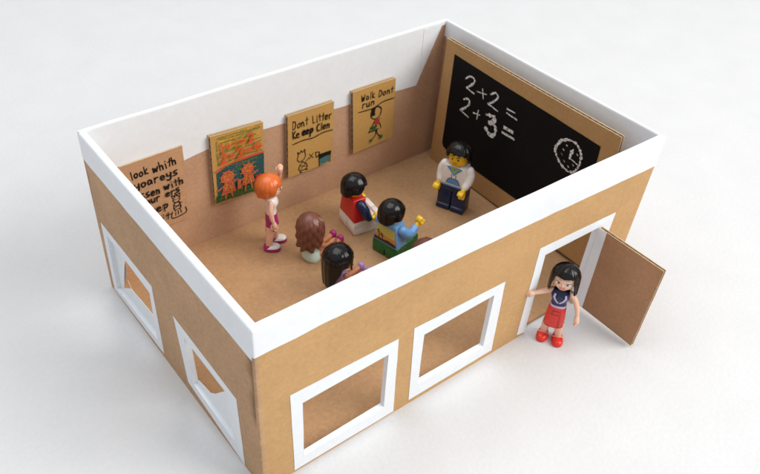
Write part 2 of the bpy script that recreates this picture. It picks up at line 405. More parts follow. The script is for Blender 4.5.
pie(mb, W - RC, RC, 270, 0, HW); pie(mb, W - RC, D - RC, 0, 0, HW)
w_right = part(mb, "wall", [KO, KI, KE], smooth=True); w_right['label'] = "short end wall behind the blackboard"
# floor: the box bottom bows up towards the back
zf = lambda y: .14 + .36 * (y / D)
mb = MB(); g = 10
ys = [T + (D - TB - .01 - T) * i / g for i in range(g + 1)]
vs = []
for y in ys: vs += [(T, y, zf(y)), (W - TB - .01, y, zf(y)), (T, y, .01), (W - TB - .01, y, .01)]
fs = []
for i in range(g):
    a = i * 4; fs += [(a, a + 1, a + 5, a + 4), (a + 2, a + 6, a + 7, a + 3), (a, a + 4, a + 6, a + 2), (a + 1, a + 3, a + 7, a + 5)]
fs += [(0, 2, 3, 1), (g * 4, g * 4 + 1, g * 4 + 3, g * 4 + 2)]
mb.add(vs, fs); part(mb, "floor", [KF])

# rim tape: a strip of white paper tape folded over the top of each wall
def interp(tab, x):
    if x <= tab[0][0]: return tab[0][1]
    for (a, b), (c, d) in zip(tab, tab[1:]):
        if x <= c: return b + (d - b) * (x - a) / (c - a)
    return tab[-1][1]
def rim(length, fn_side, out_tab, in_tab, corners, seed, T=T, sub=0.35, lift=0.0):
    """corners: bool, wrap the outer face round both corner arcs"""
    mb = MB(); st = []
    e = 0.014
    n = int((length - 2 * RC) / sub)
    extra = [x for x, _ in in_tab if RC < x < length - RC]
    xs = sorted(set([RC + (length - 2 * RC) * i / n for i in range(n + 1)] + extra))
    if not corners: xs[0] -= .06; xs[-1] += .06
    if corners: st += [('c', RC, 90 * i / 14) for i in range(14)]
    st += [('s', x, 0) for x in xs]
    if corners: st += [('c2', length - RC, 90 * (i + 1) / 14) for i in range(14)]
    rows = None; vs = []
    for kind, x, an in st:
        zl = interp(out_tab, x) + 0.04 * noise.noise(Vector((x * .9, seed, 0))) + .02 * noise.noise(Vector((x * 4, seed, 0))); zi = interp(in_tab, x) + 0.02 * noise.noise(Vector((x * 1.1, seed, 5)))
        prof = [(e, zl), (e, (zl + H) / 2), (e, H - .12)]
        rr = T / 2 + e
        for k in range(1, 8):
            a = math.pi * k / 8; pc, ps = sq(a, 3.2); prof.append((-T / 2 + rr * pc, H - .12 + lift + (.12 + e) * ps))
        prof += [(-T - e, H - .12), (-T - e, (H + zi) / 2), (-T - e, zi)]
        dz = 0.025 * noise.noise(Vector((x * .35, seed, 9)))
        bow = .018 * noise.noise(Vector((x * .55, seed, 3)))
        for d, z in prof:
            zz = z + (dz if z > H - .5 else 0)
            if kind == 's': vs.append(fn_side(x, zz, d))
            else:
                r = RC + d; q = math.radians(an); c_, s_ = sq(q)
                if kind == 'c': vs.append(fn_side(RC - r * c_ if r > 0 else RC, zz, (r * s_ if r > 0 else r) - RC))
                else: vs.append(fn_side(length - RC + r * s_ if r > 0 else length - RC, zz, (r * c_ if r > 0 else r) - RC))
        rows = len(prof)
    m = len(st)
    mb.add(vs, [(i * rows + j, (i + 1) * rows + j, (i + 1) * rows + j + 1, i * rows + j + 1) for i in range(m - 1) for j in range(rows - 1)])
    return mb
H1 = H - 1.25
part(rim(W, front, [(0, 7.42), (2.5, 7.46), (10, 7.36), (W, 7.15)], [(0, 7.3), (W, 7.2)], True, 1), "rim_tape", TAPE, smooth=True)
part(rim(D, left, [(0, 7.24), (D, 7.36)], [(0, 7.3), (D, 7.3)], False, 2, lift=-.008), "rim_tape", TAPE, smooth=True)
part(rim(W, back, [(0, 7.4), (W, 7.4)], [(0, 5.6), (4.25, 5.62), (6.68, 5.95), (18.4, 5.30), (19.9, 8.45)], True, 3, T=TB), "rim_tape", TAPE, smooth=True)
part(rim(D, right, [(0, 7.3), (D, 7.3)], [(0, 5.0), (11.8, 5.2), (12.6, 5.9), (13.1, 6.6), (13.5, 7.8)], False, 4, T=TB, lift=-.008), "rim_tape", TAPE, smooth=True)
# the overlapping joint in the tape near the far corner
mb = MB(); plate(mb, [[(18.62, 8.55), (18.6, 6.1), (18.9, 6.55), (19.7, 8.3), (19.75, 8.6)]], -TB - .018, -TB - .030, back)
part(mb, "rim_tape", TAPE)

# window frames of tape
def frame(name, outer, inner, fn, wall, reveal=None, seed=0):
    mb = MB(); plate(mb, [wob(outer, .02, .6, seed), wob(inner, .012, .5, seed + 3)], .016, .004, fn)
    if reveal:
        k = len(reveal); c = [sum(p[0] for p in reveal) / k, sum(p[1] for p in reveal) / k]
        ins = [(p[0] + (.014 if p[0] < c[0] else -.014), p[1] + (.014 if p[1] < c[1] else -.014)) for p in reveal]
        for i in range(k):
            j = (i + 1) % k
            mb.add([fn(*ins[i], .016), fn(*ins[j], .016), fn(*ins[j], -TF - .02), fn(*ins[i], -TF - .02)], [(0, 1, 2, 3)])
    o = part(mb, name, TAPE, wall, weld=False)
    return o
def inset(p, s):
    c = Vector((sum(q[0] for q in p) / len(p), sum(q[1] for q in p) / len(p)))
    return [(x + (s if x < c.x else -s), y + (s if y < c.y else -s)) for x, y in p]
frame("window_frame", [(1.30, 4.68), (6.16, 4.57), (6.28, .10), (1.40, .12)], inset(win1, .014), front, w_front, win1, 1)
frame("window_frame", [(6.92, 4.67), (11.80, 4.56), (11.92, .24), (7.08, .24)], inset(win2, .014), front, w_front, win2, 2)
frame("window_frame", [(13.23, 4.25), (8.22, 4.27), (8.14, .28), (13.34, .12)], inset(wA, .014), left, w_left, wA, 3)
frame("window_frame", [(6.36, 4.1), (1.52, 3.88), (1.34, .04), (5.85, .62)], inset(wB, .014), left, w_left, wB, 4)
# loose ends of tape hanging across the lower part of these two openings
mb = MB(); plate(mb, [wob([(8.3, 1.95), (9.2, 1.70), (10.4, 1.62), (11.47, 1.53), (12.5, .72), (12.2, 1.5), (11.85, 2.4), (11.45, 3.4), (11.4, 4.1), (13.2, 4.1), (13.2, .25), (8.3, .25)], .05, .35, 11)], -.17, -.182, left)
part(mb, "tape_flap", TAPE, w_left)
mb = MB(); plate(mb, [wob([(1.7, 3.9), (2.70, 3.07), (3.66, 1.93), (4.15, 1.46), (4.7, 1.40), (5.16, 1.29), (5.8, .6), (5.8, .45), (1.7, .4)], .05, .35, 12)], -.16, -.172, left)
part(mb, "tape_flap", TAPE, w_left)
# door trim: strips of tape left of, above and right of the doorway, folded into the opening
mb = MB()
plate(mb, [wob([(13.56, .22), (13.58, 5.50), (18.46, 5.30), (18.30, .1), (17.44, .1), (17.43, 4.87), (14.06, 4.93), (14.10, .1)], .012, .7, 5)], .016, .004, front)
mb.add([front(14.07, .1, .016), front(14.065, 4.92, .016), front(14.065, 4.92, -.22), front(14.07, .1, -.22)], [(0, 1, 2, 3)])
mb.add([front(14.065, 4.915, .016), front(17.43, 4.865, .016), front(17.43, 4.865, -.22), front(14.065, 4.915, -.22)], [(0, 1, 2, 3)])
part(mb, "door_frame", TAPE, w_front, weld=False)
# torn kraft shreds left in the ragged windows
for pl in ([(12.3, 2.0), (12.2, 2.9), (11.75, 3.3), (11.65, 2.6), (11.9, 1.7), (11.6, 1.35), (12.2, 1.3)], [(6.2, 3.4), (5.9, 2.9), (5.6, 2.2), (6.1, 1.9), (6.3, 2.6)], [(6.0, 1.4), (5.5, 1.35), (5.6, .95), (6.0, 1.0)]):
    mb = MB(); plate(mb, [wob(pl, .05, .15, 4)], -.21, -.26, left); part(mb, "torn_flap", KI, w_left)

# corrugated board: two liners and a wavy core between them
def corrugated(mb, quad, t, fn, along='v', period=.42, mi=(0, 1, 2), amp_in=.035):
    """quad: TL, TR, BR, BL in (a, b); front liner at depth 0, back at -t"""
    q = wob(quad, .012, .5, quad[0][0])
    plate(mb, [q], 0, -amp_in, fn, mi[0], mi[1], mi[1]); plate(mb, [q], -t + amp_in, -t, fn, mi[1], mi[0], mi[1])
    TL, TR, BR, BLc = [Vector(p) for p in quad]
    def P(u, v): return (TL * (1 - u) + TR * u) * (1 - v) + (BLc * (1 - u) + BR * u) * v
    ln = (TR - TL).length if along == 'v' else (BLc - TL).length
    n = int(ln / period * 8); vs = []
    for i in range(n + 1):
        s = .004 + .992 * i / n; d = -t / 2 + (t / 2 - amp_in - .004) * math.sin(2 * math.pi * s * ln / period)
        for e in (.004, .996):
            p = P(s, e) if along == 'v' else P(e, s)
            vs.append(fn(p.x, p.y, d))
    mb.add(vs, [(2 * i, 2 * i + 2, 2 * i + 3, 2 * i + 1) for i in range(n)], mi[2])
# the door, opened outwards square to the wall
hx = 17.46
dfn = lambda a, b, d: (hx + d + .004 * (a), -a, b)     # inner liner faces -x
mb = MB(); corrugated(mb, [(.06, 4.90), (3.58, 4.86), (3.52, .15), (.10, .24)], .17, lambda a, b, d: dfn(a, b, -d), 'v', .40)
door = part(mb, "door", [KD, KE, KC], smooth=False)
mb = MB(); plate(mb, [wob([(.03, 4.90), (.50, 4.885), (.56, .26), (.06, .27)], .01, .6, 8)], -.004, -.016, dfn)
mb.add([dfn(.035, 4.89, -.019), dfn(.035, .27, -.019), (hx - .055, .22, .27), (hx - .055, .22, 4.86)], [(0, 1, 2, 3)])
part(mb, "hinge_tape", TAPE, door, weld=False)

# ------------------------------------------------------------------ blackboard
WI = 19.97
brd = tag(empty("blackboard", (WI - .5, 6.9, zf(6.9))), "long black chalkboard on brown corrugated card with white sums and a chalk clock", "blackboard")
b0 = Vector((WI - .5, 6.9, zf(6.9)))
bfn0 = lambda a, b, d: Vector((WI - .5 - d, a, b)) - b0
mb = MB(); corrugated(mb, [(12.69, 8.23), (1.09, 8.28), (1.02, .45), (13.05, .50)], .22, bfn0, 'v', .36)
KB = kraft("kraft_board", (0.47, 0.275, 0.115))
bk = mb.build("backing_card", [KB, KE, KC], brd)
bk['label'] = "brown corrugated card behind the black panel"
mb = MB(); plate(mb, [wob([(12.0, 7.60), (2.0, 7.31), (2.03, 1.7), (6.27, 1.68), (11.75, 1.72), (12.05, 1.82), (12.16, 2.05)], .015, 1.0, 2)], .020, .003, bfn0)
pan = mb.build("black_panel", BLACK, brd)
chalk = [[(10.95, 6.66), (10.7, 6.9), (10.38, 6.92), (10.34, 6.68), (10.81, 6.18)], [(10.81, 6.18), (10.23, 6.10)], [(10.02, 6.33), (9.35, 6.47)], [(9.67, 6.63), (9.54, 6.16)],
         [(9.05, 6.62), (8.76, 6.86), (8.55, 6.71), (8.75, 6.37), (9.13, 6.03)], [(9.13, 6.03), (8.44, 5.95)], [(7.81, 6.39), (7.26, 6.42)], [(7.79, 6.16), (7.1, 6.12)],
         [(10.9, 5.45), (10.65, 5.6), (10.46, 5.51), (10.54, 5.21), (11.04, 4.71)], [(11.04, 4.71), (10.41, 4.59)], [(10.07, 5.03), (9.61, 5.12)], [(9.74, 5.33), (9.76, 4.81)]]
thick = [[(9.12, 5.40), (8.62, 5.52), (8.51, 5.36), (8.86, 5.05)], [(8.86, 5.05), (8.41, 5.04), (8.36, 4.6), (8.65, 4.38), (9.06, 4.62)], [(7.78, 5.31), (7.21, 5.33)], [(7.84, 4.98), (7.06, 5.0)]]
mb = MB(); d = .022
for s in chalk: d += .0012; ribbon(mb, s, .115, bfn0, d, rough=.4)
for s in thick: d += .0012; ribbon(mb, s, .20, bfn0, d, rough=.5)
mb.build("chalk_writing", CHALK, pan)
mb = MB(); d = .022
ring = [(4.3, 6.2), (4.17, 6.48), (3.76, 6.7), (3.38, 6.76), (3.03, 6.54), (2.87, 6.21), (2.87, 5.73), (3.01, 5.38), (3.22, 5.16), (3.55, 5.13), (3.97, 5.29), (4.29, 5.6), (4.42, 5.85), (4.3, 6.2)]
fine = []
P = catmull([Vector((a, b, 0)) for a, b in ring], 6)
for p in P: fine.append((p.x + random.uniform(-.02, .02), p.y + random.uniform(-.02, .02)))
ribbon(mb, fine, .11, bfn0, d, smooth=False, rough=.6)
for off in ((.05, .03), (-.04, .06)):
    d += .0012; ribbon(mb, [(a + off[0], b + off[1]) for a, b in fine[-8:] + fine[:14]], .08, bfn0, d, smooth=False, rough=.6)
for s, ww in (([(3.40, 6.34), (3.47, 6.1), (3.48, 5.84)], .16), ([(3.48, 5.86), (2.96, 5.75)], .07)):
    d += .0012; ribbon(mb, s, ww, bfn0, d, rough=.5)
for (a, b) in ((3.79, 6.38), (3.93, 6.08), (3.97, 5.8), (3.2, 5.6), (3.75, 5.52), (3.1, 6.25), (3.45, 5.38)):
    d += .0012; ribbon(mb, [(a + .03, b + .02), (a - .03, b - .02)], .07, bfn0, d)
mb.build("chalk_clock", CHALK, pan)

# ------------------------------------------------------------------ posters on the back wall
YI = D - TB - .04
def poster(name, label, quad, t, mats, along='h', period=.36, thin=False):
    cx = sum(p[0] for p in quad) / 4; cz = min(p[1] for p in quad)
    o = tag(empty(name, (cx, YI, cz)), label, "poster", "hand-drawn posters on the back wall")
    fn = lambda a, b, d: (a - cx, -(t + d), b - cz)
    mb = MB()
    if thin: plate(mb, [wob(quad, .03, .4, 2)], 0, -t, fn, 0, 0, 1)
    else: corrugated(mb, quad, t, fn, along, period)
    mb.build("card", mats, o)
    return o, fn
# 1: look which
p, fn = poster("poster", "thin cardboard poster covered in black writing, its lower corner hidden behind the rim", [(1.35, 6.50), (4.38, 6.53), (4.26, 2.42), (1.6, 2.45)], .07, [KP1, KE], thin=True)
mb = MB(); d = .004; pw = .078
d = write(mb, "look", (1.80, 5.64), (2.66, 5.68), .42, pw, fn, d); d = write(mb, "whith", (2.82, 5.62), (4.04, 5.67), .44, pw, fn, d)
d = write(mb, "yoareys", (1.86, 5.06), (4.05, 5.12), .42, pw, fn, d)
d = write(mb, "lissen", (1.78, 4.46), (3.05, 4.45), .42, pw, fn, d); d = write(mb, "with", (3.22, 4.50), (4.24, 4.54), .40, pw, fn, d)
d = write(mb, "your", (1.98, 4.08), (3.02, 4.06), .38, pw, fn, d); d = write(mb, "ers", (3.24, 4.13), (4.02, 4.19), .34, pw, fn, d)
d = write(mb, "keep", (2.05, 3.46), (3.36, 3.52), .40, pw, fn, d); d = write(mb, "it", (2.85, 2.84), (3.36, 2.84), .40, pw, fn, d)
mb.build("lettering", MARK, p)
mb = MB(); d = .004; pw = .055
for s in ([(3.58, 3.8), (3.72, 3.95), (3.9, 3.85), (3.88, 3.65), (3.7, 3.58), (3.57, 3.68), (3.58, 3.8)], [(3.56, 3.85), (3.52, 4.05), (3.66, 3.96), (3.72, 4.12), (3.8, 3.98), (3.94, 4.05), (3.92, 3.85)],
          [(3.62, 3.75), (3.72, 3.76)], [(3.8, 3.76), (3.85, 3.77)], [(3.55, 3.5), (3.75, 3.58), (3.98, 3.48)], [(3.6, 3.55), (3.55, 3.3), (3.62, 3.12)], [(3.85, 3.55), (3.92, 3.3), (3.85, 3.12)],
          [(3.6, 3.42), (3.9, 3.3)], [(3.6, 3.28), (3.88, 3.44)], [(3.58, 3.16), (3.9, 3.2)], [(3.45, 3.12), (3.42, 2.75), (4.12, 2.82), (4.14, 3.15)], [(3.62, 3.05), (3.6, 2.86)], [(3.75, 3.08), (3.74, 2.88)], [(3.88, 3.08), (3.9, 2.9)]):
    d += .0012; ribbon(mb, s, pw, fn, d)
mb.build("drawing", MARK, p)
# 2: sums in crayon
p, fn = poster("poster", "crayon-coloured cardboard poster with orange sums above orange figures on blue and green", [(5.70, 6.60), (8.52, 6.46), (8.42, 2.56), (5.64, 2.70)], .23, [KP, KE, KC])
mb = MB(); d = .004
d = hatch(mb, (5.95, 8.42, 4.92, 6.40), 16, .08, fn, d, 2, .9, .35); d = hatch(mb, (6.0, 8.40, 4.95, 6.36), 11, .05, fn, d, 1, .8, .55)
for s in ([(6.05, 5.48), (6.8, 5.52), (7.6, 5.44), (8.38, 5.50)], [(6.0, 6.25), (5.96, 5.5), (6.0, 4.9)], [(6.1, 4.9), (7.4, 5.02), (8.4, 4.92)], [(6.1, 6.3), (7.2, 6.22), (8.3, 6.3)], [(6.1, 5.55), (6.6, 5.62), (7.3, 5.55)]): d += .0012; ribbon(mb, s, .07, fn, d, 1)
# lower picture: blue ground, a green strip of grass
def blob(pl, mi, amp=.04, sd=0):
    global d
    d += .0012; q = wob(pl, amp, .12, sd); tri = tessellate_polygon([[Vector((x, y, 0)) for x, y in q]])
    mb.add([fn(x, y, d) for x, y in q], [tuple(t) for t in tri], mi)
blob([(5.80, 3.0), (8.43, 3.0), (8.46, 4.76), (7.3, 4.78), (6.4, 4.68), (5.82, 4.50)], 3, .05, 1)
d = hatch(mb, (5.85, 8.40, 3.1, 4.66), 15, .08, fn, d + .001, 6, .6, .3); d = hatch(mb, (6.6, 8.3, 4.25, 4.66), 5, .05, fn, d, 1, .9, .3)
blob([(5.68, 2.76), (8.40, 2.62), (8.42, 3.20), (7.4, 3.12), (6.6, 3.26), (5.72, 3.14)], 4, .07, 2)
d = hatch(mb, (5.75, 8.35, 2.75, 3.3), 7, .05, fn, d + .001, 1, .9, .2)
for x in [5.8 + .2 * i for i in range(13)]:
    d += .0012; ribbon(mb, [(x, 3.0), (x + .06, 3.25 + random.uniform(0, .3))], .06, fn, d, 4)
for s in ([(5.75, 4.60), (6.3, 4.76), (7.2, 4.86), (8.44, 4.84)], [(5.9, 4.62), (6.6, 4.80), (8.4, 4.80)]): d += .0012; ribbon(mb, s, .07, fn, d, 0)
mb.build("drawing", [OR, GR, YE, BL, DG, RD, BL2], p)
mb = MB(); d += .002
for cx, cz, k, sd in ((6.38, 4.10, 1.05, 3), (7.48, 4.18, .95, 4)):
    blob([(cx + .36 * k * math.cos(i * .524), cz + .33 * k * math.sin(i * .524)) for i in range(12)], 0, .06, sd)
    blob([(cx - .22 * k, cz - .2), (cx + .2 * k, cz - .2), (cx + .40 * k, cz - .92 * k), (cx - .38 * k, cz - .92 * k)], 0, .06, sd + 4)
    for s in ([(cx - .2, cz - .42), (cx - .56, cz - .6)], [(cx + .2, cz - .42), (cx + .52, cz - .3)], [(cx - .16, cz - .85), (cx - .2, cz - 1.18)], [(cx + .14, cz - .85), (cx + .18, cz - 1.16)]):
        d += .0012; ribbon(mb, s, .13, fn, d, 0)
    for j in range(9):
        a = j * .7; d += .0012; ribbon(mb, [(cx + .28 * math.cos(a), cz + .28 * math.sin(a)), (cx + .44 * math.cos(a), cz + .42 * math.sin(a))], .07, fn, d, 0)
    for s in ([(cx - .18, cz + .1), (cx - .08, cz + .16)], [(cx + .06, cz + .12), (cx + .16, cz + .1)], [(cx - .1, cz - .1), (cx + .1, cz - .12)], [(cx - .1, cz - .35), (cx - .2, cz - .75)], [(cx + .05, cz - .4), (cx + .15, cz - .8)]):
        d += .0012; ribbon(mb, s, .055, fn, d, 2)
blob([(6.82, 3.2), (7.08, 3.2), (7.05, 3.75), (6.88, 3.78)], 0, .05, 9); blob([(7.85, 3.3), (8.25, 3.32), (8.2, 3.7), (7.9, 3.66)], 1, .06, 10)
mb.build("drawing", [FIG, RD, YE], p)
mb = MB(); d += .002
d = write(mb, "1+1=2", (6.10, 5.60), (8.05, 5.66), .50, .12, fn, d); d = write(mb, "2+2=4", (6.06, 5.0), (8.38, 5.02), .50, .14, fn, d)
mb.build("lettering", OR, p)
# 3: dont litter
p, fn = poster("poster", "cardboard poster reading Dont Litter with a figure beside a bin", [(9.92, 6.29), (12.68, 6.25), (12.60, 2.64), (9.85, 2.62)], .23, [KP, KE, KC])
mb = MB(); d = .004; pw = .066
d = write(mb, "Dont", (10.16, 5.40), (11.14, 5.42), .46, pw, fn, d); d = write(mb, "Litter", (11.36, 5.38), (12.60, 5.34), .44, pw, fn, d)
d = write(mb, "Ke", (10.14, 4.88), (10.64, 4.90), .44, pw, fn, d); d = write(mb, "eep", (10.74, 4.90), (11.42, 4.88), .42, .105, fn, d); d = write(mb, "Clen", (11.62, 4.84), (12.46, 4.82), .42, pw, fn, d)
d += .0012; ribbon(mb, [(10.15, 4.58), (10.8, 4.62), (11.4, 4.56), (12.0, 4.66), (12.60, 4.62)], .06, fn, d)
mb.build("lettering", MARK, p)
mb = MB(); d = .004; pw = .055
for s in ([(10.5, 3.8), (10.42, 3.55), (10.55, 3.36), (10.8, 3.42), (10.92, 3.65), (10.86, 3.88)], [(10.48, 3.78), (10.45, 3.98), (10.58, 3.86), (10.66, 4.02), (10.74, 3.88), (10.88, 4.02), (10.9, 3.85)],
          [(10.7, 3.4), (10.72, 3.28)], [(10.72, 3.3), (10.52, 3.05), (10.55, 2.82), (10.95, 2.8), (11.0, 3.05), (10.75, 3.3)], [(10.6, 3.1), (10.95, 2.95)], [(10.62, 2.92), (10.9, 3.12)],
          [(10.9, 3.2), (11.12, 3.42)], [(10.62, 2.82), (10.58, 2.68), (10.7, 2.66)], [(10.9, 2.82), (10.98, 2.72), (11.05, 2.75)], [(11.15, 3.62), (11.4, 3.32)], [(11.4, 3.6), (11.16, 3.34)],
          [(11.55, 3.6), (11.58, 3.3)], [(11.52, 3.6), (11.78, 3.52), (11.7, 3.3), (11.56, 3.3)]):
    d += .0012; ribbon(mb, s, pw, fn, d)
d = hatch(mb, (11.78, 12.44, 2.70, 3.12), 9, .085, fn, d + .001, 1, .5, .05)
d = hatch(mb, (11.74, 12.50, 3.12, 3.34), 7, .09, fn, d, 0, .5, .04)
for s in ([(11.76, 3.3), (11.78, 2.66)], [(12.50, 3.34), (12.44, 2.70)]): d += .0012; ribbon(mb, s, .06, fn, d)
mb.build("drawing", [MARK, TEAL], p)
# 4: walk dont run
p, fn = poster("poster", "cardboard poster reading Walk Dont run with a walking figure in a green skirt", [(13.88, 6.40), (16.69, 6.39), (16.72, 2.68), (14.02, 2.58)], .23, [KP, KE, KC])
mb = MB(); d = .004; pw = .066
d = write(mb, "Walk", (14.44, 5.64), (15.36, 5.64), .40, pw, fn, d); d = write(mb, "Dont", (15.56, 5.60), (16.60, 5.58), .38, pw, fn, d)
d = write(mb, "run", (14.50, 5.22), (15.36, 5.26), .40, pw, fn, d)
d += .0012; ribbon(mb, [(14.26, 5.08), (15.0, 5.03), (15.4, 5.06), (15.9, 5.22), (16.66, 5.22)], .06, fn, d)
mb.build("lettering", MARK, p)
mb = MB(); d = .004; pw = .06
cx, cz = 15.46, 4.66
for s in ([(cx + .36 * math.cos(a * .524), cz + .36 * math.sin(a * .524)) for a in range(13)], [(cx - .3, cz + .2), (cx, cz + .4), (cx + .34, cz + .2), (cx + .3, cz - .2)],
          [(15.5, 4.28), (15.55, 3.75)], [(15.44, 4.26), (15.2, 3.85), (15.0, 3.55)], [(15.0, 3.58), (15.3, 3.56), (15.7, 3.6)], [(15.6, 4.2), (15.78, 3.85), (15.85, 3.62)],
          [(15.5, 3.58), (15.48, 3.25), (15.2, 3.0)], [(15.55, 3.58), (15.65, 3.25), (15.9, 3.05)]):
    d += .0012; ribbon(mb, s, pw, fn, d)
d = hatch(mb, (cx - .34, cx - .06, cz - .15, cz + .3), 9, .09, fn, d + .001, 0, .5, .1)
d = hatch(mb, (15.36, 15.74, 3.86, 4.24), 7, .08, fn, d, 2, .5, .1); d = hatch(mb, (15.08, 15.56, 3.60, 3.86), 6, .08, fn, d, 1, .5, .1)
d = hatch(mb, (15.08, 15.28, 2.92, 3.08), 4, .07, fn, d, 1, .4, .1); d = hatch(mb, (15.72, 15.98, 2.92, 3.12), 4, .07, fn, d, 1, .4, .1)
mb.build("drawing", [MARK, DG, RD], p)

# ------------------------------------------------------------------ toy figures; each faces its own +x, left is +y
def hair(mb, c, rx, ry, rz, low, groove=(0, 0, 0), flare=lambda a, s: 1.0, naz=96, ns=26, twist=0.0, mi=0):
    """a moulded hair shell: dome over the centre c running down to z = low(azimuth)"""
    cx, cy, cz = c; vs = []; g, k, ph = groove
    for i in range(naz):
        a = 2 * math.pi * i / naz; zl = low(a)
        if zl >= cz: e0 = math.asin(max(-1, min(1, (zl - cz) / rz))); cyl = 0
        else: e0 = 0; cyl = cz - zl
        dome = (math.pi / 2 - e0) * rz; tot = dome + cyl
        for j in range(ns + 1):
            s = j / ns; q = s * tot
            if q <= dome: e = math.pi / 2 - q / rz; r = math.cos(e); z = cz + rz * math.sin(e)
            else: r = 1; z = cz - (q - dome)
            f = flare(a, s) * (1 + g * min(1, s * 2.2) * (math.sin(k * a + ph + twist * s) + .5 * math.sin(2.3 * k * a + twist * 1.7 * s + 1.3)))
            vs.append((cx + rx * r * f * math.cos(a), cy + ry * r * f * math.sin(a), z))
    n = ns + 1
    mb.add(vs, [(i * n + j, ((i + 1) % naz) * n + j, ((i + 1) % naz) * n + j + 1, i * n + j + 1) for i in range(naz) for j in range(ns)], mi)
    return mb
def adiff(a, b): return abs((a - b + math.pi) % (2 * math.pi) - math.pi)
def clip_hand(mb, base, direction, side, r=.24, wd=.36, mi=0):
    """C-shaped gripping toy hand: wrist peg, palm and two curled fingers"""
    d = Vector(direction).normalized(); s = (Vector(side) - d * Vector(side).dot(d)).normalized(); u = d.cross(s)
    b = Vector(base); tube(mb, [b - d * .12, b + d * .06], [.13, .14], 12, mi, 2)
    c = b + d * (.06 + r); n = 14; vs = []
    for i in range(n + 1):
        a = math.radians(50 + 260 * i / n)
        for rr in (r, r * .58):
            for hh in (-wd / 2, wd / 2):
                k = .86 if rr == r else 1
                vs.append(c + d * rr * math.cos(a) + u * rr * math.sin(a) + s * hh * k)
    fs = []
    for i in range(n):
        o = i * 4; q = o + 4
        fs += [(o, o + 1, q + 1, q), (o + 2, q + 2, q + 3, o + 3), (o, q, q + 2, o + 2), (o + 1, o + 3, q + 3, q + 1)]
    fs += [(0, 2, 3, 1), (n * 4, n * 4 + 1, n * 4 + 3, n * 4 + 2)]
    return mb.add(vs, fs, mi)
def patch(mb, poly, fn, d=.008, mi=0):
    """small printed shape laid on a curved surface, fn(a, b, d)"""
    pts = [Vector((x, y, 0)) for x, y in poly]
    tri = tessellate_polygon([pts]); mb.add([fn(x, y, d) for x, y in poly], [tuple(t) for t in tri], mi); return mb
def ell(cx, cy, rx, ry, n=14): return [(cx + rx * math.cos(2 * math.pi * i / n), cy + ry * math.sin(2 * math.pi * i / n)) for i in range(n)]

